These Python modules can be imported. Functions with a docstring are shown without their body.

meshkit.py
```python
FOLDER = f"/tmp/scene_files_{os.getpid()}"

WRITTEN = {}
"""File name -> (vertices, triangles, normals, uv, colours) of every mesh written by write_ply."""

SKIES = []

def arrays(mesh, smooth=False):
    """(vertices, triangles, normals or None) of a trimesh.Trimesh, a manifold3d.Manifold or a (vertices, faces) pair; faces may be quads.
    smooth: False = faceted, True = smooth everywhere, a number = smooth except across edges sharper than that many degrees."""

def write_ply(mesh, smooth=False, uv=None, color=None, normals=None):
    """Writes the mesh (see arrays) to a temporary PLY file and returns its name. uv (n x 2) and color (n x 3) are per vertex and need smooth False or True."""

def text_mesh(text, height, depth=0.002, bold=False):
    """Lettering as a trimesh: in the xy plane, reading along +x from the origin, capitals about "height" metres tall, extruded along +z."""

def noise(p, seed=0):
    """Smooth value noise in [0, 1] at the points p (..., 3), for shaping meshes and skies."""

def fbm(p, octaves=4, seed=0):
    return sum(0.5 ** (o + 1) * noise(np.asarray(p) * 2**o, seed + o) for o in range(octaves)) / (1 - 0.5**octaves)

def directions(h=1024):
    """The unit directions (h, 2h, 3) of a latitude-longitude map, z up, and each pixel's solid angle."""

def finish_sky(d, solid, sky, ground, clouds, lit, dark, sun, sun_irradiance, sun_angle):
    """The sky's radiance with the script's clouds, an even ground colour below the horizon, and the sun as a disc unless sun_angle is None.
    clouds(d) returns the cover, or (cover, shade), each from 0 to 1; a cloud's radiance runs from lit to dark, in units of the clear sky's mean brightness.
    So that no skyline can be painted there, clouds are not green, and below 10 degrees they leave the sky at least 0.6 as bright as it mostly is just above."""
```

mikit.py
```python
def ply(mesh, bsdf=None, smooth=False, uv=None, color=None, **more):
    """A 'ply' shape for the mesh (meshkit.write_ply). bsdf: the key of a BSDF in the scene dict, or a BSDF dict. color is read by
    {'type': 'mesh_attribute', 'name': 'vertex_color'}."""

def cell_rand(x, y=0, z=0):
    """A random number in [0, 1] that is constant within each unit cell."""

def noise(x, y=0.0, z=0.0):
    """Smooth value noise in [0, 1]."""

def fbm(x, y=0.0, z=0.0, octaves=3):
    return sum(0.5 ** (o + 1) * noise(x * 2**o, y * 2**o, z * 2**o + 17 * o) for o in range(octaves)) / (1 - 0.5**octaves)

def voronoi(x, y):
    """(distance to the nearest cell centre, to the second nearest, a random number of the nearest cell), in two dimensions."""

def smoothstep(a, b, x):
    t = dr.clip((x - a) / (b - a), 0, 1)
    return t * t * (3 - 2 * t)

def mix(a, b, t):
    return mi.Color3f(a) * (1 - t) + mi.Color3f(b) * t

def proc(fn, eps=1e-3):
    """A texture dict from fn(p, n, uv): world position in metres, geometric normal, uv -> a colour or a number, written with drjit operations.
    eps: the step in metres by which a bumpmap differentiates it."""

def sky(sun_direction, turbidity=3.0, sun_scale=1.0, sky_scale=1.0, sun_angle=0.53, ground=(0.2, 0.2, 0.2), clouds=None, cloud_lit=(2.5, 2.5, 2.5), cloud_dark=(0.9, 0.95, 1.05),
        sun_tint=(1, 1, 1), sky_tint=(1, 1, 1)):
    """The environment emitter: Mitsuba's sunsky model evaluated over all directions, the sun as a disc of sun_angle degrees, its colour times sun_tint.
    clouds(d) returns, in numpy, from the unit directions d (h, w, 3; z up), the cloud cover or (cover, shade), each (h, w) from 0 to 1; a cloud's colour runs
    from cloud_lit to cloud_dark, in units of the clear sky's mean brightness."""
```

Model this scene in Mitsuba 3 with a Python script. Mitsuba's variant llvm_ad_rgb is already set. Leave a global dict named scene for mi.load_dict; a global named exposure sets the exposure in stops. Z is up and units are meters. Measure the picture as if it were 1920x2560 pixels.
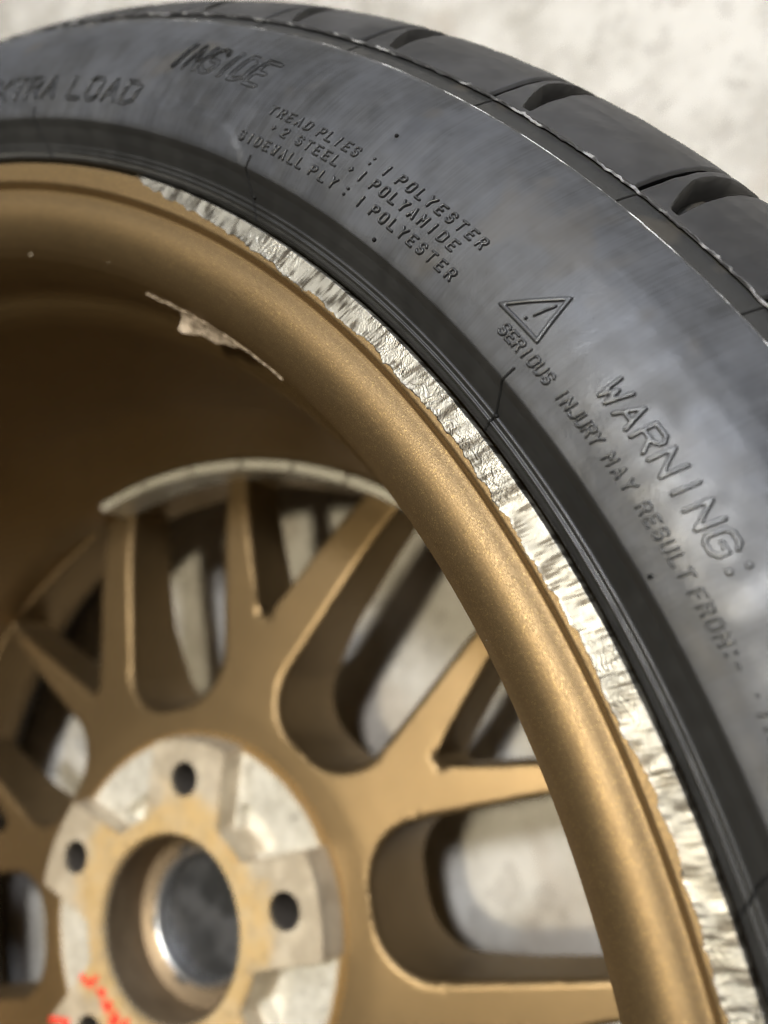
import math
import numpy as np
import trimesh, manifold3d as m3, shapely
from shapely.geometry import LineString, Polygon, Point, box
from shapely.ops import unary_union
from shapely import affinity
from scipy.interpolate import PchipInterpolator
import drjit as dr
import mitsuba as mi
import mikit, meshkit
from mikit import proc, noise, fbm, voronoi, cell_rand, smoothstep, mix

scene, labels = {"type": "scene"}, {}
T = mi.ScalarTransform4f
G = 0.2735                     # height of the wheel's upper (inboard) rim lip above the floor

# ------------------------------------------------------------------ camera
CAM = np.array([0.268, 0.0, 0.1258 + G])
FWD = np.array([-0.34701157, 0.36583644, -0.86356625])
UPV = np.array([0.438568, 0.87720257, 0.19538106])
scene["camera"] = {
    "type": "thinlens",
    "to_world": T().look_at(origin=CAM.tolist(), target=(CAM + FWD).tolist(), up=UPV.tolist()),
    "fov": math.degrees(2 * math.atan(960 / 2040.6)), "fov_axis": "x",
    "aperture_radius": 0.0015, "focus_distance": 0.148,
    "near_clip": 0.005, "far_clip": 60.0,
}
exposure = 0.15

# ------------------------------------------------------------------ light
def lamp(key, x, y, z, sx, sy, rgb, label):
    """a ceiling panel lamp: shallow metal housing with a glowing diffuser"""
    h = trimesh.creation.box((sx + .03, sy + .03, .04)); h.apply_translation((x, y, z + .0215))
    scene[key + "__housing"] = mikit.ply(h, "lamp_metal")
    scene[key + "__diffuser"] = {"type": "rectangle", "to_world": T().translate([x, y, z]).rotate([1, 0, 0], 180).scale([sx / 2, sy / 2, 1]),
                                 "bsdf": {"type": "ref", "id": "lamp_metal"},
                                 "emitter": {"type": "area", "radiance": {"type": "rgb", "value": rgb}}}
    labels[key] = {"label": label, "category": "lamp"}

scene["lamp_metal"] = {"type": "twosided", "bsdf": {"type": "diffuse", "reflectance": {"type": "rgb", "value": .8}}}
lamp("ceiling_lamp", 0.92, 0.53, 2.75, .30, .30, [262, 266, 272], "square cool white panel lamp above the tyre side")
lamp("ceiling_lamp_001", 0.24, 0.09, 2.75, .26, .26, [222, 196, 142], "square warm white panel lamp straight above the wheel")
lamp("ceiling_lamp_002", 2.0, 1.7, 2.75, .20, 1.2, [74, 79, 90], "long cool strip lamp farther off beyond the tread")
scene["room_light"] = {"type": "constant", "radiance": {"type": "rgb", "value": [.035, .0345, .034]}}

# ------------------------------------------------------------------ materials
def two(b): return {"type": "twosided", "bsdf": b}
def rgb(*v): return {"type": "rgb", "value": list(v)}

def bronze_col(p, n, uv):
    f = cell_rand(p.x * 3600, p.y * 3600, p.z * 3600)
    f2 = cell_rand(p.x * 4300 + 7, p.y * 4300, p.z * 4300)
    base = mix((.196, .134, .067), (.252, .170, .084), .65 * fbm(p.x * 60, p.y * 60, p.z * 60) + .35 * fbm(p.x * 240, p.y * 240, p.z * 240))
    return base * (0.88 + .24 * f * f) + mi.Color3f(.12, .085, .026) * smoothstep(.90, 1.0, f2)
def bronze_rough(p, n, uv):
    return .57 + .12 * (cell_rand(p.x * 3600, p.y * 3600, p.z * 3600 + 3) - .5)
def bronze_bump(p, n, uv):
    return noise(p.x * 3200, p.y * 3200, p.z * 3200)
scene["bronze"] = two({"type": "bumpmap", "scale": 1.6e-5, "tex": proc(bronze_bump, 6e-5),
    "bsdf": {"type": "principled", "base_color": proc(bronze_col), "roughness": proc(bronze_rough), "metallic": .90, "specular": .4}})
scene["bronze_soft"] = two({"type": "principled", "base_color": proc(lambda p, n, uv: mix((.190, .132, .068), (.246, .168, .084), fbm(p.x * 45, p.y * 45, p.z * 45, 4))), "roughness": .50, "metallic": .92, "specular": .5})

def scuff_col(p, n, uv):
    r = dr.sqrt(p.x * p.x + p.y * p.y); a = dr.atan2(p.y, p.x) * .244
    d = .34 * fbm(p.x * 500, p.y * 500, p.z * 500) + .36 * noise(a * 1300 + 3 * noise(a * 90, r * 90), r * 220) + .30 * noise(a * 2600 + 500 * r, r * 400)
    return mix((.10, .089, .072), (.385, .37, .325), smoothstep(.30, .62, d))
def scuff_rough(p, n, uv):
    return .42 + .22 * noise(p.x * 500, p.y * 500, p.z * 500)
scene["raw_aluminium"] = two({"type": "principled", "base_color": proc(scuff_col), "roughness": proc(scuff_rough), "metallic": 1.0})

def rubber_parts(p):
    r = dr.sqrt(p.x * p.x + p.y * p.y)
    a = dr.atan2(p.y, p.x)
    return r, a
def rubber_col(p, n, uv):
    r, a = rubber_parts(p)
    dust = fbm(p.x * 85, p.y * 85, p.z * 85, 4)
    streak = noise(a * 160, r * 110)
    grain = fbm(p.x * 420, p.y * 420, p.z * 420, 3)
    hair = noise(a * 900 + 2 * noise(a * 60, r * 60), r * 160)
    film = smoothstep(.254, .257, r) * (1 - .9 * smoothstep(.2888, .2891, r)) * smoothstep(.10, .80, .56 * dust + .12 * streak + .20 * grain + .12 * hair)
    brown = smoothstep(.60, .72, fbm(p.x * 90 + 9, p.y * 90, p.z * 90, 3)) * smoothstep(.255, .258, r)
    c = mix((.013, .013, .0125), (.047, .050, .058), film)
    return mix(c, (.048, .041, .031), .40 * brown)
def rubber_rough(p, n, uv):
    r, a = rubber_parts(p)
    wet = fbm(p.x * 38 + 3, p.y * 38, p.z * 38, 4)
    streak = noise(a * 110, r * 80)
    return .38 + .22 * smoothstep(.30, .70, .62 * wet + .14 * streak + .24 * noise(p.x * 380, p.y * 380, p.z * 380))
def rubber_bump(p, n, uv):
    r, a = rubber_parts(p)
    knurl = dr.sin(a * (2 * math.pi * .2478 / .00046)) * smoothstep(.2470, .2472, r) * (1 - smoothstep(.2481, .2483, r))
    return .9 * noise(p.x * 2600, p.y * 2600, p.z * 2600) + 1.1 * fbm(p.x * 500, p.y * 500, p.z * 500) + 2.6 * knurl
scene["rubber"] = two({"type": "bumpmap", "scale": 2.2e-5, "tex": proc(rubber_bump, 5e-5),
    "bsdf": {"type": "principled", "base_color": proc(rubber_col), "roughness": proc(rubber_rough), "specular": .55}})
def tread_col(p, n, uv):
    d = fbm(p.x * 80, p.y * 80, p.z * 80, 4)
    return mix((.015, .015, .016), (.029, .029, .031), smoothstep(.3, .7, d))
scene["tread_rubber"] = two({"type": "bumpmap", "scale": 6e-5, "tex": proc(lambda p, n, uv: fbm(p.x * 900, p.y * 900, p.z * 900), 6e-5),
    "bsdf": {"type": "principled", "base_color": proc(tread_col), "roughness": .52, "specular": .5}})
scene["letter_rubber"] = two({"type": "principled", "base_color": rgb(.025, .026, .028), "roughness": .38, "specular": .55})
scene["dark_rubber"] = two({"type": "principled", "base_color": rgb(.008, .008, .008), "roughness": .7, "specular": .15})
def flash_col(p, n, uv):
    return mix((.045, .045, .047), (.50, .50, .51), smoothstep(.44, .62, fbm(p.x * 260, p.y * 260, p.z * 260, 4)))
scene["flash_rubber"] = two({"type": "principled", "base_color": proc(flash_col), "roughness": .34, "specular": .6})

scene["flash_dull"] = two({"type": "principled", "base_color": proc(lambda p, n, uv: mix((.022, .022, .023), (.22, .22, .225), smoothstep(.46, .66, fbm(p.x * 320, p.y * 320, p.z * 320, 4)))), "roughness": .5, "specular": .4})
def hub_col(p, n, uv):
    r, a = rubber_parts(p)
    d = fbm(p.x * 130, p.y * 130, p.z * 130, 4)
    ring = 1 - smoothstep(.046, .060, r + .020 * (fbm(p.x * 110 + 5, p.y * 110, 0.0, 3) - .5))
    c = mix((.42, .355, .26), (.55, .475, .36), smoothstep(.3, .7, d))
    ring = ring * smoothstep(G - .1606, G - .1594, p.z)
    c = mix(c, (.60, .40, .155), ring * (.45 + .5 * fbm(p.x * 240 + 3, p.y * 240, 0.0, 3)))
    return mix(c, (.20, .15, .10), .35 * smoothstep(.62, .80, fbm(p.x * 330, p.y * 330, p.z * 330, 3)))
scene["hub_metal"] = two({"type": "principled", "base_color": proc(hub_col), "roughness": .46, "metallic": .45, "specular": .5})
def flange_col(p, n, uv):
    r, a = rubber_parts(p)
    d = fbm(p.x * 160, p.y * 160, p.z * 160, 4)
    c = mix((.50, .47, .395), (.66, .63, .55), smoothstep(.3, .7, d))
    c = mix(c, (.22, .19, .15), .6 * smoothstep(.62, .74, fbm(p.x * 420, p.y * 420, p.z * 420, 3)))
    return mix(c, (.33, .20, .075), smoothstep(.0745, .0768, r + .002 * (d - .5)))
scene["flange_metal"] = two({"type": "principled", "base_color": proc(flange_col), "roughness": .42, "metallic": .45, "specular": .5})
scene["bore_metal"] = two({"type": "principled", "base_color": proc(lambda p, n, uv: mix((.13, .092, .055), (.25, .185, .115), fbm(p.x * 90, p.y * 90, p.z * 160, 4))), "roughness": .42, "metallic": .5})
scene["hole_metal"] = two({"type": "principled", "base_color": rgb(.11, .095, .080), "roughness": .5, "metallic": .5})
scene["chrome"] = two({"type": "principled", "base_color": rgb(.86, .87, .90), "roughness": .30, "metallic": 1.0})
def cap_col(p, n, uv):
    return mix((.008, .0085, .009), (.036, .036, .037), smoothstep(.38, .7, fbm(p.x * 95, p.y * 95, p.z * 95, 4)))
scene["cap_plastic"] = two({"type": "principled", "base_color": proc(cap_col), "roughness": .5, "specular": .5})
scene["weight_metal"] = two({"type": "principled", "base_color": rgb(.52, .51, .47), "roughness": .40, "metallic": .25})
scene["red_paint"] = two({"type": "principled", "base_color": rgb(.60, .035, .018), "roughness": .5})
scene["residue"] = two({"type": "principled", "base_color": proc(lambda p, n, uv: mix((.13, .098, .065), (.36, .29, .215), smoothstep(.3, .65, fbm(p.x * 700, p.y * 700, p.z * 700)))), "roughness": .7})
scene["pale_dust"] = two({"type": "principled", "base_color": rgb(.50, .45, .36), "roughness": .7})

def floor_col(p, n, uv):
    big = fbm(p.x * 7, p.y * 7, 0.0, 4)
    mid = fbm(p.x * 34 + 4, p.y * 34, 0.0, 4)
    fine = fbm(p.x * 130 + 4, p.y * 130, 0.0, 3)
    v = .42 * big + .38 * mid + .20 * fine
    c = mix((.285, .268, .236), (.430, .414, .382), smoothstep(.30, .66, v))
    c = mix(c, (.235, .185, .135), .35 * smoothstep(.60, .75, fbm(p.x * 16 + 8, p.y * 16, 3.0, 4)))
    return mix(c, (.16, .14, .12), .25 * smoothstep(.66, .76, fbm(p.x * 60 + 2, p.y * 60, 7.0, 3)))
scene["concrete"] = two({"type": "bumpmap", "scale": 3e-4, "tex": proc(lambda p, n, uv: fbm(p.x * 150, p.y * 150, 0.0, 4), 4e-4),
    "bsdf": {"type": "principled", "base_color": proc(floor_col), "roughness": .5, "specular": .45}})

# ------------------------------------------------------------------ helpers
rng = np.random.default_rng(7)
def put(key, mesh, bsdf, smooth=False, label=None, kind=None, **more):
    k, n = key, 0
    while k in scene:
        n += 1
        k = f"{key}_{n:03d}"
    scene[k] = mikit.ply(mesh, bsdf, smooth=smooth, **more)
    d = {}
    if label: d["label"] = label
    if kind: d["kind"] = kind
    if d: labels[k] = d
    return k
def rad(d): return np.radians(d)
def pol(r, deg, z):
    r, a, z = np.broadcast_arrays(np.asarray(r, float), rad(np.asarray(deg, float)), np.asarray(z, float))
    return np.stack([r * np.cos(a), r * np.sin(a), z + G], -1)
def grid_faces(n, m, closed=False):
    i, j = np.meshgrid(np.arange(n if closed else n - 1), np.arange(m - 1), indexing="ij")
    i2 = (i + 1) % n
    q = np.stack([i * m + j, i2 * m + j, i2 * m + j + 1, i * m + j + 1], -1).reshape(-1, 4)
    return q
def fillet(pts, rads, n=5):
    """a profile polyline with its corners rounded"""
    pts = np.asarray(pts, float); out = [pts[0]]
    for k in range(1, len(pts) - 1):
        a, b, c = pts[k - 1], pts[k], pts[k + 1]
        u, v = a - b, c - b
        lu, lv = np.linalg.norm(u), np.linalg.norm(v)
        d = min(rads[k] if hasattr(rads, "__len__") else rads, .45 * lu, .45 * lv)
        p0, p1 = b + u / lu * d, b + v / lv * d
        for t in np.linspace(0, 1, n):
            out.append((1 - t) ** 2 * p0 + 2 * t * (1 - t) * b + t * t * p1)
    out.append(pts[-1])
    return np.array(out)
def densify(pts, step):
    out = [pts[0]]
    for a, b in zip(pts[:-1], pts[1:]):
        n = max(1, int(np.ceil(np.linalg.norm(b - a) / step)))
        out += [a + (b - a) * (k + 1) / n for k in range(n)]
    return np.array(out)
def revolve(prof, thetas, disp=None):
    """closed turn of a profile (r, z) about the wheel axis; disp(theta, r, z) -> (dr, dz)"""
    th, r = np.meshgrid(thetas, prof[:, 0], indexing="ij")
    z = np.broadcast_to(prof[:, 1], th.shape)
    if disp is not None:
        d_r, d_z = disp(th, r, z); r, z = r + d_r, z + d_z
    v = pol(r, th, z).reshape(-1, 3)
    return v, grid_faces(len(thetas), len(prof), True)
def tube_mesh(P, rr, sides=8):
    from numpy.linalg import norm
    P = np.asarray(P, float); t = np.gradient(P, axis=0); t /= norm(t, axis=1, keepdims=True)
    a = np.cross(t, [0, 0, 1.0]); a /= norm(a, axis=1, keepdims=True); b = np.cross(t, a)
    an = np.linspace(0, 2 * np.pi, sides + 1)
    V = P[:, None] + rr * (np.cos(an)[None, :, None] * a[:, None] + np.sin(an)[None, :, None] * b[:, None])
    return V.reshape(-1, 3), grid_faces(len(P), sides + 1)
def view_thetas(lo, hi, fine, coarse):
    a = np.arange(lo, hi, fine)
    b = np.arange(hi, lo + 360 - coarse * .2, coarse)
    return np.concatenate([a, b])
FULL = np.arange(0, 360, 1.0)

# ------------------------------------------------------------------ floor
v = np.array([[-9, -9, 0], [9, -9, 0], [9, 9, 0], [-9, 9, 0]], float)
put("concrete_floor", (v, np.array([[0, 1, 2, 3]])), "concrete")
labels["concrete_floor"] = {"label": "pale grey trowelled concrete floor under the wheel", "kind": "structure"}

# ------------------------------------------------------------------ the wheel: one thing
labels["wheel"] = {"label": "bronze alloy wheel lying face down with kerb scraped rim lip and black tyre fitted", "category": "wheel"}
R, TY = "wheel__rim", "wheel__tyre"
SC_TH = np.array([-40, -6.9, -4.6, -2.7, -1.2, .7, 1.9, 4.3, 5.8, 7.8, 9.4, 13.9, 15.4, 17.2, 18.4, 19.1, 21.2, 24.1, 27.4, 30.8, 33.9, 37.3, 39.9, 40.6, 41.2])
SC_R = np.array([.2414, .2412, .2414, .2418, .2419, .2414, .2409, .2415, .2413, .2411, .2410, .2413, .2416, .2413, .2405, .2411, .2414, .2409, .2409, .2415, .2421, .2431, .2444, .2455, .2466])
def scuff_inner(th):
    t = np.asarray(th, float)
    p = np.stack([t * 1.9, 0 * t, 0 * t], -1)
    q = np.stack([t * 6.5, 0 * t + 3, 0 * t], -1)
    return np.interp(t, SC_TH, SC_R) + .0008 * (meshkit.noise(p, 5) - .5) + .00034 * (meshkit.noise(q, 6) - .5) + .00016 * (meshkit.noise(q * 3.1, 7) - .5)
inner_barrel = [(.2462, -.0075), (.2462, -.0010), (.2458, -.0002), (.2450, 0), (.2440, 0), (.2430, 0), (.2424, 0), (.2418, 0), (.2412, 0), (.2407, 0), (.2403, -.0003), (.2398, -.0014),
    (.2393, -.0026), (.2382, -.0022), (.2368, -.0014), (.2350, -.0009), (.2330, -.0010), (.2312, -.0016), (.2292, -.0029), (.2272, -.0049), (.2254, -.0077), (.2238, -.0115), (.2227, -.0160),
    (.2221, -.0215), (.2219, -.0270), (.2217, -.0300), (.2208, -.0325), (.2190, -.0345), (.2176, -.0375), (.2168, -.0430), (.2160, -.0700), (.2152, -.1240), (.2140, -.1340), (.2110, -.1480),
    (.2075, -.1610), (.2050, -.1695), (.2040, -.1740), (.2035, -.1800), (.2035, -.2000), (.2055, -.2200), (.2150, -.2380), (.2330, -.2560), (.2380, -.2650), (.2400, -.2668), (.2455, -.2668),
    (.2462, -.2655), (.2462, -.2600)]
outer_barrel = [(.2400, -.2590), (.2395, -.2520), (.2290, -.2430), (.2200, -.2330), (.2100, -.2180), (.2078, -.1990), (.2085, -.1760), (.2130, -.1600), (.2190, -.1340), (.2215, -.0700), (.2285, -.0400), (.2285, -.0120), (.2390, -.0098), (.2462, -.0075)]
prof = np.vstack([densify(fillet(inner_barrel, .0010, 4), .004), densify(np.array(outer_barrel), .012)])
def lip_disp(th, r, z):
    t = np.where(th > 180, th - 360, th)
    on = (r > scuff_inner(t) + .00045) & (z > -.004) & (t > -39.5) & (t < 41.0)
    return 0 * r, np.where(on, -.0007, 0.0)
put(R, revolve(prof, view_thetas(-41, 62, .12, 1.0), lip_disp), "bronze", smooth=38, label="satin bronze barrel and rim lip")

# the scraped lip: torn bare metal, heavily gouged
def scuff_mesh():
    th = np.arange(-39, 41.1, .030)
    m = 46
    ui = scuff_inner(th)
    f = np.linspace(0, 1, m)
    r = ui[:, None] + (.24628 - ui[:, None]) * f
    a = rad(th)[:, None] * .244 * np.ones((1, m))
    u = r
    P = np.stack([a, u, 0 * a], -1)
    ang = rad(4) + 1.1 * (meshkit.fbm(P * 110, 3, 11) - .5) * 2 * meshkit.noise(P * 260, 12)
    ca, sa = np.cos(ang), np.sin(ang)
    along, across = u * ca + a * sa, a * ca - u * sa
    def ridged(fa, fc, s):
        n = meshkit.noise(np.stack([along * fa, across * fc, 0 * a], -1), s)
        return 1 - np.abs(2 * n - 1)
    lump = meshkit.fbm(P * 300, 3, 21)
    calm = np.clip(2.2 * meshkit.fbm(P * 75, 3, 23) - .55, .15, 1)
    h = calm * (.46 * ridged(130, 1250, 31) + .46 * ridged(260, 2500, 32) + .18 * ridged(600, 4300, 33)) + .16 * lump + .06 * meshkit.fbm(P * 2400, 2, 22)
    h = (h - .7) * 3.4e-4
    z = h + 1e-4
    edge = np.clip(f / .07, 0, 1)
    z = z + 1.6e-4 * np.exp(-((f - .05) / .05) ** 2) * (meshkit.noise(np.stack([th * 5, 0 * th, 0 * th], -1), 41)[:, None])
    z = np.where(f < .045, z * edge - 1.6e-4 * (1 - f / .045), z)
    z = z - 1.7e-3 * np.clip((f - .90) / .10, 0, 1) ** 2
    end = np.clip((41.05 - th) / .8, 0, 1) * np.clip((th + 39) / .5, 0, 1)
    z = z - .0009 * (1 - end)[:, None]
    return pol(r, th[:, None], z).reshape(-1, 3), grid_faces(len(th), m)
put(R + "__scrape", scuff_mesh(), "raw_aluminium", smooth=True, label="rough bright kerb scrape along the rim lip")

# ------------------------------------------------------------------ spokes and hub
ZR = np.array([0, .079, .0885, .100, .112, .125, .140, .155, .170, .185, .200, .21])
ZZ = np.array([-.1728, -.1728, -.1731, -.1744, -.1760, -.1776, -.1792, -.1808, -.1826, -.1852, -.1888, -.1896])
def ztop(r): return PchipInterpolator(ZR, ZZ)(r)
U_RB, U_W, U_C, U_S = .0900, .0280, .0235, .045
V_RT, V_W, V_S, V_S2 = .1335, .0022, .52, .50
def window_U(k):
    n = np.linspace(0, np.pi / 2, 12)
    left = [(U_RB + U_C - U_C * np.sin(t), U_W - U_C + U_C * np.cos(t)) for t in n]
    right = [(x, -y) for x, y in left[::-1]]
    e = .2000
    g = Polygon([(e, U_W + U_S * (e - U_RB - U_C))] + left + right + [(e, -U_W - U_S * (e - U_RB - U_C))])
    return affinity.rotate(g, k, origin=(0, 0))
def window_V(k, V_RT=V_RT):
    e = .2000
    g = Polygon([(e, V_W + V_S * (e - V_RT)), (V_RT, V_W), (V_RT, -V_W), (e, -V_W - V_S2 * (e - V_RT))]).buffer(-.0022).buffer(.0022)
    return affinity.rotate(g, k, origin=(0, 0))
PH8 = math.degrees(-.1853)
U_AT = [0, 45 - 2.0, 90, 135 + 4, 180, 225, 270, 315]
V_AT = [22.5 - 1.2, 67.5, 112.5 + 4, 157.5, 202.5, 247.5, 292.5, 337.5]
wins = unary_union([window_U(a) for a in U_AT] + [window_V(a, .1200 if k == 2 else V_RT) for k, a in enumerate(V_AT)])
win_edge = wins.boundary
def sector(a):
    ang = np.radians(np.linspace(a, a + 45, 41))
    return Polygon([(.0885 * math.cos(t), .0885 * math.sin(t)) for t in ang] + [(.2045 * math.cos(t), .2045 * math.sin(t)) for t in ang[::-1]])
def to_cs(g):
    polys = [g] if g.geom_type == "Polygon" else [q for q in g.geoms if q.geom_type == "Polygon"]
    rings = []
    for q in polys:
        q = shapely.geometry.polygon.orient(q)
        rings += [np.array(q.exterior.coords)[:-1]] + [np.array(i.coords)[:-1] for i in q.interiors]
    return m3.CrossSection(rings, m3.FillRule.EvenOdd)
def thick(r): return np.interp(r, [.0, .0885, .11, .14, .20], [.050, .050, .044, .033, .027])
def spoke_warp(v):
    v = np.asarray(v, float)
    r = np.hypot(v[:, 0], v[:, 1])
    d = shapely.distance(shapely.points(v[:, 0], v[:, 1]), win_edge)
    c = .0013
    bev = np.where(d < c, c - np.sqrt(np.maximum(c * c - (c - d) ** 2, 0)), 0)
    t = v[:, 2] / .05
    zt = ztop(r)
    z = np.where(t > .999, zt - bev, zt - .0013 - (thick(r) - .0013) * (1 - t))
    return np.stack([v[:, 0], v[:, 1], z + G], -1)
for k in range(8):
    sp = m3.Manifold.extrude(to_cs(sector(45 * k).difference(wins)), .05).refine_to_length(.0021).warp_batch(spoke_warp).rotate((0, 0, PH8))
    put(R + "__spoke", sp, "bronze_soft", smooth=40)

BOLT = [136.4 - 72 * k for k in range(5)]
def cyl(r, z0, z1, x=0, y=0, n=72, r2=None):
    return m3.Manifold.cylinder(z1 - z0, r, r if r2 is None else r2, n).translate((x, y, z0 + G))
bolts = [(.06 * math.cos(math.radians(t)), .06 * math.sin(math.radians(t))) for t in BOLT]
def drill(m, z0, z1):
    for x, y in bolts: m = m - cyl(.0073, z0, z1, x, y, 36)
    return m
core = m3.Manifold.extrude(to_cs(Point(0, 0).buffer(.0885, 90)), .05).refine_to_length(.0022).warp_batch(spoke_warp).rotate((0, 0, PH8))
core = core - cyl(.0787, -.1830, -.150, n=120) - cyl(.0363, -.230, -.150)
core = drill(core, -.230, -.150)
put(R + "__hub", core, "bronze_soft", smooth=35, label="bronze centre disc between the spokes and the bore")
# machined flange with the five pockets
arms = [affinity.rotate(box(0, -.0200, .085, .0200), t, origin=(0, 0)) for t in BOLT]
star = unary_union(arms + [Point(0, 0).buffer(.0462, 48)]).intersection(Point(0, 0).buffer(.0772, 64))
star = star.buffer(.004).buffer(-.004).buffer(-.0012).buffer(.0012)
fl = cyl(.0790, -.183, -.1730, n=120) + cyl(.0790, -.1730, -.1704, n=120, r2=.0768)
dip_area = Point(0, 0).buffer(.0580, 64).difference(unary_union([affinity.rotate(box(0, -.0215, .085, .0215), t, origin=(0, 0)) for t in BOLT]))
dip_area = dip_area.buffer(-.003).buffer(.003)
dips = m3.Manifold.extrude(to_cs(dip_area), .02).translate((0, 0, -.1775 + G))
fl = drill(fl - dips - cyl(.0364, -.230, -.150), -.230, -.150)
put(R + "__hub__flange", fl, "flange_metal", smooth=35, label="pale machined flange with five cast pockets")
def ext(g, z0, z1): return m3.Manifold.extrude(to_cs(g), z1 - z0).translate((0, 0, z0 + G))
pad = m3.Manifold.extrude(to_cs(affinity.scale(star, 1.018, 1.018, origin=(0, 0))), .0195, 0, 0, (.962, .962)).translate((0, 0, -.1783 + G)) + ext(affinity.scale(star, .975, .975, origin=(0, 0)), -.178, -.1588) + ext(affinity.scale(star, .968, .968, origin=(0, 0)), -.1589, -.1583) + ext(affinity.scale(star, .960, .960, origin=(0, 0)).difference(Point(0, 0).buffer(.2).difference(Point(0, 0).buffer(.0725, 64))), -.1584, -.1580)
pad = pad - cyl(.0363, -.230, -.150, n=120) - cyl(.0363, -.1605, -.1575, n=120, r2=.0383)
pad = drill(pad, -.230, -.150)
put(R + "__hub__mounting_pad", pad, "hub_metal", smooth=35, label="star shaped mounting face with five bolt holes, stained tan around the bore")
# bore sleeve with a ledge, and the cap behind it
sleeve = revolve(np.array([(.0361, -.1606), (.0361, -.1790), (.0360, -.1815), (.0325, -.1824), (.0296, -.1838), (.0290, -.1870), (.0288, -.2200), (.0366, -.2200), (.0366, -.1606)]), np.arange(0, 360, 3.0))
put(R + "__hub__bore", sleeve, "bore_metal", smooth=30, label="brown stained bore wall with a narrow ledge")
C = "wheel__centre_cap"
put(C, cyl(.0286, -.2010, -.1890, n=96), "cap_plastic", smooth=35, label="dark plastic cap back seen down the bore")
put(C + "__retaining_ring", revolve(fillet([(.0289, -.1900), (.0289, -.1824), (.0281, -.1817), (.0270, -.1821), (.0264, -.1840), (.0264, -.1910)], .0006), np.arange(0, 360, 3.0)), "chrome", smooth=40, label="shiny steel spring ring")
for t in (172, 96, 225, 300):
    b = trimesh.creation.box((.0036, .0060, .0022)); b.apply_translation((.0292, 0, -.1836 + G)); b.apply_transform(trimesh.transformations.rotation_matrix(math.radians(t), [0, 0, 1]))
    put(C + "__clip", b, "cap_plastic")

for x, y in bolts:
    liner = revolve(np.array([(.0079, -.1586), (.0072, -.1598), (.0069, -.1640), (.0069, -.2210), (.0074, -.2210), (.0074, -.1640), (.0079, -.1586)]), np.arange(0, 360, 10.0))
    put(R + "__hub__bolt_hole", (liner[0] + [x, y, 0], liner[1]), "hole_metal", smooth=40)

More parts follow.
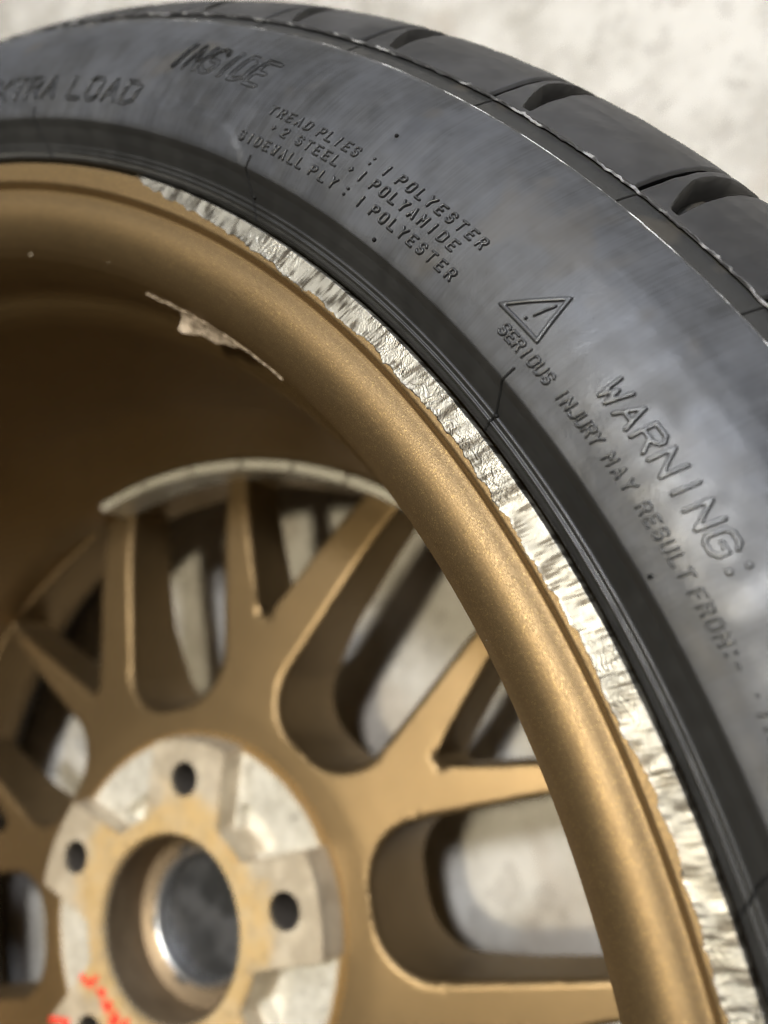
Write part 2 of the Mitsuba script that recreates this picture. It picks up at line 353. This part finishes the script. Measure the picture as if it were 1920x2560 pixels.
# balance weights stuck round the barrel above the spokes
def weight_mesh(w_deg):
    n, ht, tk = 12, .0190, .0042
    pr = fillet([(.2036, -.0095), (.1994, -.0095), (.1994, .0095), (.2036, .0095)], .0011, 4)
    th = np.linspace(-w_deg / 2, w_deg / 2, n)
    mid = np.array([[.2015, 0.0]])
    e = .0009
    ths = np.concatenate([[th[0]], [th[0] + .04], [th[0] + .16], th[1:-1], [th[-1] - .16], [th[-1] - .04], [th[-1]]])
    sc = np.concatenate([[.55, .86, 1.0], np.ones(n - 2), [1.0, .86, .55]])
    V = [pol(.2036 + (pr[:, 0] - .2036) * s, t, pr[:, 1] * (.9 + .1 * s) - .1800) for t, s in zip(ths, sc)]
    V = np.array(V); N, M = V.shape[:2]
    faces = grid_faces(N, M).tolist()
    verts = V.reshape(-1, 3).tolist()
    for row in (0, N - 1):
        c = len(verts); verts.append(V[row].mean(0).tolist())
        for j in range(M - 1):
            a, b = row * M + j, row * M + j + 1
            faces.append([c, a, b, b])
    return np.array(verts), np.array(faces)
wply = mikit.ply(weight_mesh(8.1), "weight_metal", smooth=30)
for k in range(9):
    key = "wheel__weight_strip__weight" + (f"_{k:03d}" if k else "")
    scene[key] = {**wply, "to_world": T().rotate([0, 0, 1], 85.7 - 8.55 * k)}
labels["wheel__weight_strip"] = {"label": "curved strip of silver stick-on balance weights"}

# red marker writing on the mounting face
def stroke_mesh(pts, w, z0, h):
    g = LineString(np.array(pts) / 1000.0).buffer(w / 2, 6)
    return m3.Manifold.extrude(to_cs(g), h).translate((0, 0, z0 + G))
marks = [[(-51.5, -6.5), (-47.5, -10.8)], [(-47.5, -10.8), (-43.3, -8.8)], [(-43.2, -13.8), (-40.6, -16.0)], [(-41.6, -16.4), (-40.5, -14.4)], [(-41.6, -19.4), (-38.0, -21.6)], [(-40.2, -22.4), (-37.8, -19.6)],
         [(-39.4, -26.8), (-35.4, -24.4)], [(-38.0, -27.5), (-35.0, -27.0)], [(-33.6, -30.2), (-30.2, -28.2)], [(-73.5, -18.8), (-63.8, -21.6)], [(-66.0, -22.5), (-63.8, -25.6)]]
rm = None
for mk in marks:
    s = stroke_mesh(mk, .0026, -.1581, .00025)
    rm = s if rm is None else rm + s
put(R + "__hub__marker_writing", rm, "red_paint", label="red marker scribble beside a bolt hole")

# torn tape residue on the bead seat, and specks on the bronze
def residue():
    th = np.linspace(26.6, 40.2, 150)
    q = np.stack([th * 2.2, 0 * th, 0 * th], -1)
    w = .0006 + .0009 * meshkit.noise(q, 3) ** 2
    w = w * np.clip((th - 26.6) / 2.5, .15, 1) * np.clip((40.2 - th) / 1.2, .2, 1)
    rows, n = [], 9
    for k in range(n):
        f = k / (n - 1)
        z = -.0150 - f * w - .0006 * np.sin(th * 3.1) * .5
        r = np.interp(-z, [.0115, .016, .0215, .027], [.2238, .2227, .2221, .2219]) - .00045 * math.sin(math.pi * f) * (.6 + .8 * meshkit.noise(np.stack([th * 7, f * 5 + 0 * th, 0 * th], -1), 4)) - .00008
        rows.append(pol(r, th, z))
    V = np.array(rows).transpose(1, 0, 2)
    a = (V.reshape(-1, 3), grid_faces(len(th), n))
    # the loose flake that curls off the wall
    th2, k2 = np.linspace(31.0, 36.8, 36), np.linspace(0, 1, 14)
    A, B = np.meshgrid(th2, k2, indexing="ij")
    u = (A - 31.0) / 5.8
    out = np.interp(u, [0, .12, .45, .80, .96, 1.0], [.0004, .0022, .0052, .0060, .0068, .0060]) + .0003 * np.sin(u * 17)
    curl = np.interp(u, [0, .75, 1], [.15, .25, .75])
    r = .2222 - out * B * (.35 + curl * .5 * B)
    z = -.0152 - out * B * (.80 - curl * .55 * B)
    top = pol(r, A, z); bot = pol(r, A, z - .0003)
    f = grid_faces(36, 14)
    flake = trimesh.util.concatenate([trimesh.Trimesh(*[top.reshape(-1, 3), np.vstack([f[:, [0, 1, 2]], f[:, [0, 2, 3]]])], process=False),
                                      trimesh.Trimesh(*[bot.reshape(-1, 3), np.vstack([f[:, [0, 2, 1]], f[:, [0, 3, 2]]])], process=False)])
    f = a[1]
    strip = trimesh.Trimesh(a[0], np.vstack([f[:, [0, 1, 2]], f[:, [0, 2, 3]]]), process=False)
    return trimesh.util.concatenate([strip, flake])
put(R + "__tape_residue", residue(), "residue", smooth=True, label="torn scrap of dried tape clinging to the inner edge")
specks = []
for k in range(20):
    t = rng.uniform(-8, 60); r = rng.uniform(.2245, .2370); s = rng.uniform(.00009, .00028) * (1.6 if k < 6 else 1)
    z = np.interp(-r, [-.2362, -.2345, -.2325, -.23, -.2275, -.2255, -.2238], [-.0018, -.0016, -.0019, -.0030, -.0050, -.0077, -.0115])
    b = trimesh.creation.icosphere(1, s); b.apply_scale((1, rng.uniform(.5, 1.6), .5)); b.apply_transform(trimesh.transformations.rotation_matrix(rng.uniform(0, 6), [0, 0, 1]))
    b.apply_translation(pol(r, t, z)); specks.append(b)
put(R + "__dust_specks", trimesh.util.concatenate(specks), "pale_dust", smooth=True, kind="stuff", label="pale dust specks on the bronze")

# ------------------------------------------------------------------ tyre
bead = [(.2440, -.0110), (.2464, -.0080), (.24665, -.0015), (.2469, .0001), (.2474, .0006), (.2482, .0008), (.24835, .0012), (.2487, .0013), (.2489, .0009), (.2493, .0010), (.2495, .0014), (.2499, .0015), (.2501, .0012),
        (.2506, .0016), (.2520, .0028), (.2535, .0039), (.2546, .0050), (.2549, .0054), (.2553, .0055)]
side = [(.2570, .0057), (.2600, .0061), (.2630, .0061), (.2665, .0058), (.2700, .0051), (.2735, .0042), (.2770, .0031), (.2805, .0016), (.2840, -.0004), (.2870, -.0023), (.2887, -.0035), (.2890, -.0043), (.2897, -.0049), (.2910, -.0060), (.2922, -.0071), (.2930, -.0078), (.2938, -.0086)]
tread_base = [(.2946, -.0130), (.2980, -.0165), (.3030, -.0220), (.3065, -.0290), (.3090, -.0400), (.3105, -.0560), (.3108, -.0600), (.3115, -.1335)]
up = np.vstack([fillet(bead, .0002, 3), densify(np.array(side), .0012), densify(np.array(tread_base), .006)])
MID = -.1335
low = [(r, 2 * MID - z) for r, z in tread_base[-2::-1] + side[::-1] + bead[::-1]]
prof_t = np.vstack([up, low, [(.2290, -.2550), (.2290, -.0120), (.2440, -.0110)]])
SIDE = np.array(bead[3:] + side)
def zs(r): return np.interp(r, SIDE[:, 0], SIDE[:, 1])
PAN_TH = np.array([32.3, 33.0, 33.9, 35.2, 36.7, 38.2, 40.0, 43.0])
PAN_R = np.array([.2560, .2577, .2604, .2622, .2627, .2622, .2618, .2616])
def tyre_disp(th, r, z):
    P = np.stack([r * np.cos(rad(th)), r * np.sin(rad(th)), 0 * r], -1)
    on = (z > -.012) & (r > .2556) & (r < .2885)
    w = np.where(on, .00030 * (meshkit.fbm(P * 90, 3, 3) - .5), 0)
    # the slightly raised panel beside the ply lettering
    pr = np.interp(th, PAN_TH, PAN_R)
    w = w + np.where(on & (th > 32.3) & (th < 43), .00055 / (1 + np.exp((r - pr) / .00018)) * np.clip((43 - th) / 4, 0, 1), 0)
    return 0 * r, w
put(TY, revolve(prof_t, view_thetas(-14, 60, .14, 1.2), tyre_disp), "rubber", smooth=48, label="black tyre sidewall with grey dust film and raised lettering")

# shoulder tread blocks with scooped grooves
shoulder = np.array([(.2931, -.0073), (.2936, -.0071), (.2970, -.0097), (.3005, -.0126), (.3040, -.0160), (.3070, -.0197), (.3095, -.0238), (.3120, -.0295), (.3145, -.0370), (.3162, -.0460), (.3172, -.0575)])
def block_mesh(t1, t0, fine):
    """t1 > t0 in degrees"""
    pr = densify(shoulder, .0007 if fine else .004)
    tg = pr[1:] - pr[:-1]; tg = np.vstack([tg, tg[-1:]]); tg /= np.linalg.norm(tg, axis=1, keepdims=True)
    nr = np.stack([-tg[:, 1], tg[:, 0]], -1)
    gap = .10
    n = int((t1 - t0) / (.05 if fine else .45)) + 2
    th = np.linspace(t0 + gap, t1 - gap, n)
    TH, K = np.meshgrid(th, np.arange(len(pr)), indexing="ij")
    r, z = pr[K, 0], pr[K, 1]
    g0 = t1 - 1.62 + .55 * np.sin(np.clip((r - .2945) / .0150, 0, 1) * 2.2)
    hw = .17 + .32 * np.clip((r - .2945) / .0080, 0, 1)
    dep = .0072 * np.clip((r - .2946) / .0050, 0, 1) ** .7
    x = np.abs(TH - g0) / hw
    notch = dep * np.clip((1.15 - x) / .34, 0, 1)
    e = np.minimum(TH - th[0], th[-1] - TH) * np.pi / 180 * .3
    rnd = .0006 * np.clip(1 - e / .0006, 0, 1) ** 2
    wob = .00018 * (meshkit.noise(np.stack([TH * 2.2, r * 400, 0 * r], -1), 9) - .5)
    d = -(notch + rnd) + wob
    V = pol(r + nr[K, 0] * d, TH, z + nr[K, 1] * d)
    N, M = V.shape[:2]
    faces = [grid_faces(N, M)]
    verts = [V.reshape(-1, 3)]
    off = N * M
    inner = pol(r - nr[K, 0] * .0068, TH, z - nr[K, 1] * .0068)
    for top, bot in ((V[0], inner[0]), (V[-1], inner[-1]), (V[:, 0], inner[:, 0]), (V[:, -1], inner[:, -1])):
        q = np.stack([top, bot], 1); k = len(top)
        verts.append(q.reshape(-1, 3)); faces.append(grid_faces(k, 2) + off); off += 2 * k
    return np.vstack(verts), np.vstack(faces)
sipes = [61.8, 56.1, 50.5, 45.1, 38.9, 32.7, 25.1, 17.5, 11.35, 4.9, -1.5]
pts = list(sipes)
t = sipes[-1]
n_more = 46
for k in range(n_more):
    pts.append(t - (k + 1) * (360 - (sipes[0] - sipes[-1])) / n_more)
for a, b in zip(pts[:-1], pts[1:]):
    put(TY + "__tread_block", block_mesh(a, b, a < 60 and b > -2), "tread_rubber", smooth=40)
for tt in sipes[1:]:
    q = np.linspace(.2891, .2934, 12)
    put(TY + "__shoulder_slit", tube_mesh(pol(q, tt - .1 + 0 * q, np.interp(q, SIDE[:, 0], SIDE[:, 1]) - .00005), .00026), "dark_rubber", smooth=True)
# plain ribs across the tread and the far shoulder
for z0, z1 in ((-.0655, -.1010), (-.1080, -.1590), (-.1660, -.2015)):
    put(TY + "__tread_rib", revolve(fillet([(.3105, z0), (.3180, z0 - .0006), (.3185, (z0 + z1) / 2), (.3180, z1 + .0006), (.3105, z1)], .001), FULL), "tread_rubber", smooth=40)
put(TY + "__lower_shoulder", revolve(np.array([(r, 2 * MID - z) for r, z in shoulder] + [(.3105, -.2095), (.293, -.2560)]), FULL), "tread_rubber", smooth=40)

# thin torn moulding flash along the two shoulder lines
def flash_mesh(r0, amp, wid, ht, seed):
    th = np.arange(-14, 60, .055)
    q = np.stack([th * 3.0, 0 * th, 0 * th], -1)
    rr = r0 + amp * (meshkit.fbm(q, 4, seed) - .5)
    h = ht * np.clip(1.5 * meshkit.fbm(q * 1.7, 4, seed + 1) - .15, .15, 1.3)
    z0 = np.interp(rr, np.r_[SIDE[:-5, 0], .2895, .2929, .2936, .297], np.r_[SIDE[:-5, 1], -.0046, -.0074, -.0071, -.0097])
    offs = np.array([(-1, -.5), (-.45, .7), (0, 1), (.45, .7), (1, -.5)])
    V = np.stack([pol(rr + o[0] * wid, th, z0 + o[1] * h) for o in offs], 1)
    return V.reshape(-1, 3), grid_faces(len(th), 5)
put(TY + "__moulding_flash", flash_mesh(.28880, .0003, .00015, .00022, 51), "flash_rubber", smooth=True, label="thin pale flash line where the sidewall ends")
put(TY + "__moulding_flash", flash_mesh(.29335, .0007, .00028, .00016, 61), "flash_dull", smooth=True, label="ragged pale flash line at the foot of the tread blocks")

# moulding seams across the bead every 18 degrees
for base in (49.9, 32.0, 14.05, -3.85):
    rr = np.linspace(.2470, .2576, 60)
    th = base + np.interp(rr, [.247, .2498, .2504, .2545, .2576], [-1.25, -.75, -.55, 0, .02])
    th = th if abs(base - 14.05) > 1 else base + np.interp(rr, [.247, .2498, .2504, .2545, .2576], [-.50, -.42, -.40, .03, .0])
    put(TY + "__mould_seam", tube_mesh(pol(rr, th, zs(rr) + .00005), .00027), "dark_rubber", smooth=True)
for r, t in ((.2747, 25.77), (.2565, 23.01), (.2560, 5.09), (.2500, 13.55), (.2510, 31.3)):
    s = trimesh.creation.icosphere(2, .00042); s.apply_scale((1, 1, 1.1)); s.apply_translation(pol(r, t, zs(r) + .0001))
    put(TY + "__vent_nub", s, "dark_rubber", smooth=True)

# ------------------------------------------------------------------ raised lettering on the sidewall
GL = {"A": ["00 26 40", "12 32"], "D": ["00 06 26 45 41 20 00"], "E": ["40 00 06 46", "03 33"], "F": ["00 06 46", "03 33"], "G": ["45 36 16 05 01 10 30 41 43 23"], "I": ["20 26"],
      "J": ["01 10 30 41 46"], "L": ["06 00 40"], "M": ["00 06 23 46 40"], "N": ["00 06 40 46"], "O": ["01 05 16 36 45 41 30 10 01"], "P": ["00 06 36 45 44 33 03"], "R": ["00 06 36 45 44 33 03", "23 40"],
      "S": ["01 10 30 41 42 33 13 04 05 16 36 45"], "T": ["06 46", "20 26"], "U": ["06 01 10 30 41 46"], "W": ["06 10 24 30 46"], "X": ["00 46", "06 40"], "Y": ["06 23 46", "23 20"], "1": ["20 26"],
      "2": ["05 16 36 45 44 00 40"], "+": ["13 33", "22 24"], "-": ["13 33"], ":": ["21 21", "25 25"], "\u2022": ["23 23"], "B": ["00 06 36 45 44 33 03", "33 42 41 30 00"]}
def glyph(ch, w, h, pen):
    out = []
    for s in GL[ch]:
        p = [(int(c[0]) / 4 * w, int(c[1]) / 6 * h) for c in s.split()]
        out.append(Point(p[0]).buffer(pen * .62, 8) if p[0] == p[-1] and len(p) == 2 else LineString(p).buffer(pen / 2, 6))
    return unary_union(out)
def raise_shape(g, h, bev, res):
    """a flat shape raised with rounded shoulders, in local mm-scale coordinates"""
    m = m3.Manifold.extrude(to_cs(g), h).refine_to_length(res)
    b = g.boundary
    def w(v):
        v = np.asarray(v, float)
        d = shapely.distance(shapely.points(v[:, 0], v[:, 1]), b)
        q = np.clip(d / bev, 0, 1)
        top = h * (.25 + .75 * np.sqrt(np.maximum(1 - (1 - q) ** 2, 0)))
        return np.stack([v[:, 0], v[:, 1], np.where(v[:, 2] > .9 * h, top, -.00012)], -1)
    m = m.warp_batch(w)
    return np.array(m.to_mesh().vert_properties[:, :3]), np.array(m.to_mesh().tri_verts)
def on_tyre(v, f, r0, th0, slant=.12):
    r = r0 + v[:, 1]
    th = th0 - np.degrees((v[:, 0] + slant * v[:, 1]) / r0)
    return trimesh.Trimesh(pol(r, th, zs(r) + v[:, 2]), f[:, ::-1], process=False)
def word(text, r0, ta, tb, h, pen, raised=.00050, wide=None, style="pen", slant=.12):
    """letters spread evenly from angle ta (left edge) to tb (right edge of the last one)"""
    span = math.radians(ta - tb) * r0
    n = len(text)
    w = wide or .66 * h
    pitch = (span - w) / max(n - 1, 1)
    w = min(w, pitch * .74) if n > 1 else w
    pitch = (span - w) / max(n - 1, 1)
    out = []
    for k, ch in enumerate(text):
        if ch == " ": continue
        g = affinity.translate(glyph(ch, w, h, pen), k * pitch, 0)
        if style == "outline":
            g = g.difference(g.buffer(-.00040))
        if style == "hatch":
            ring = g.difference(g.buffer(-.00022))
            bars = unary_union([box(-.01, y, .06, y + .00034) for y in np.arange(-.002, .012, .00078)])
            g = unary_union([ring, g.intersection(affinity.skew(bars, 0, 28, origin=(0, 0)))]).buffer(.00002)
        for q in (g.geoms if hasattr(g, "geoms") else [g]):
            if q.area < 1e-9: continue
            v, f = raise_shape(q, raised, min(pen * .5, .00030), .00016 if style == "pen" else .0002)
            out.append(on_tyre(v, f, r0, ta, slant))
    return out
def line(key, words, label, **k):
    ms = []
    for wd in words: ms += word(*wd, **k)
    m = trimesh.util.concatenate(ms)
    put(TY + "__" + key, m, "letter_rubber", smooth=45, label=label)
P = dict(h=.00195, pen=.00055)
line("raised_lettering", [("TREAD", .2670, 32.45, 29.75), ("PLIES", .2670, 29.15, 26.60), (":", .2670, 25.85, 25.5), ("1", .2670, 24.88, 24.53), ("POLYESTER", .2670, 23.98, 18.76)], "raised line reading TREAD PLIES : 1 POLYESTER", **P)
line("raised_lettering", [("+", .2636, 31.75, 31.35), ("2", .2636, 30.93, 30.50), ("STEEL", .2635, 29.90, 27.15), ("+", .2636, 26.45, 26.05), ("1", .2636, 25.72, 25.37), ("POLYAMIDE", .2635, 24.86, 19.62)], "raised line reading + 2 STEEL + 1 POLYAMIDE", **P)
line("raised_lettering", [("SIDEWALL", .2596, 33.26, 28.82), ("PLY", .2596, 28.19, 26.55), (":", .2596, 25.95, 25.6), ("1", .2596, 24.95, 24.60), ("POLYESTER", .2596, 24.02, 18.76)], "raised line reading SIDEWALL PLY : 1 POLYESTER", **P)
line("raised_lettering", [("SERIOUS", .25945, 15.63, 12.70), ("INJURY", .25945, 12.15, 9.80), ("MAY", .25945, 9.24, 7.85), ("RESULT", .25945, 7.23, 4.50), ("FROM", .25945, 4.07, 2.28), (":", .25945, 2.12, 1.8), ("-", .25955, 1.72, 1.30)], "raised line reading SERIOUS INJURY MAY RESULT FROM:-", h=.00195, pen=.00054)
line("raised_lettering", [("WARNING", .26475, 11.30, 4.66), (":", .26485, 4.45, 4.05)], "larger raised word WARNING:", h=.0040, pen=.00088, wide=.0032, raised=.00060)
line("raised_lettering", [("\u2022IM", .25990, .78, -.60)], "raised line below the warning beginning with IM", h=.00195, pen=.00054)
line("raised_lettering", [("INSIDE", .2717, 40.75, 34.45)], "large hatched word INSIDE", h=.0070, pen=.0013, raised=.00050, style="hatch", wide=.0037, slant=.22)
line("raised_lettering", [("EXTRA", .2601, 55.4, 48.55), ("LOAD", .2601, 47.25, 41.75)], "large outlined words EXTRA LOAD", h=.0056, pen=.00125, raised=.00052, style="outline", wide=.0045)

def tri_warning():
    A, B, Cc = (.26275, 16.37), (.26283, 14.18), (.27133, 14.72)
    loc = lambda r, t: ((16.37 - t) * math.pi / 180 * .2655, r - .26275)
    p = [loc(*A), loc(*B), loc(*Cc)]
    g = Polygon(p).buffer(.00035).difference(Polygon(p).buffer(-.00055))
    bang = LineString([loc(.2654, 15.07), loc(.2688, 14.83)]).buffer(.00028)
    dot = Point(loc(.2641, 15.22)).buffer(.00034)
    ms = []
    for q in (g, bang, dot):
        v, f = raise_shape(q, .00060, .00032, .00016)
        r = .26275 + v[:, 1]; th = 16.37 - np.degrees(v[:, 0] / .2655)
        ms.append(trimesh.Trimesh(pol(r, th, zs(r) + v[:, 2]), f[:, ::-1], process=False))
    return trimesh.util.concatenate(ms)
put(TY + "__warning_triangle", tri_warning(), "letter_rubber", smooth=45, label="raised warning triangle with an exclamation mark")
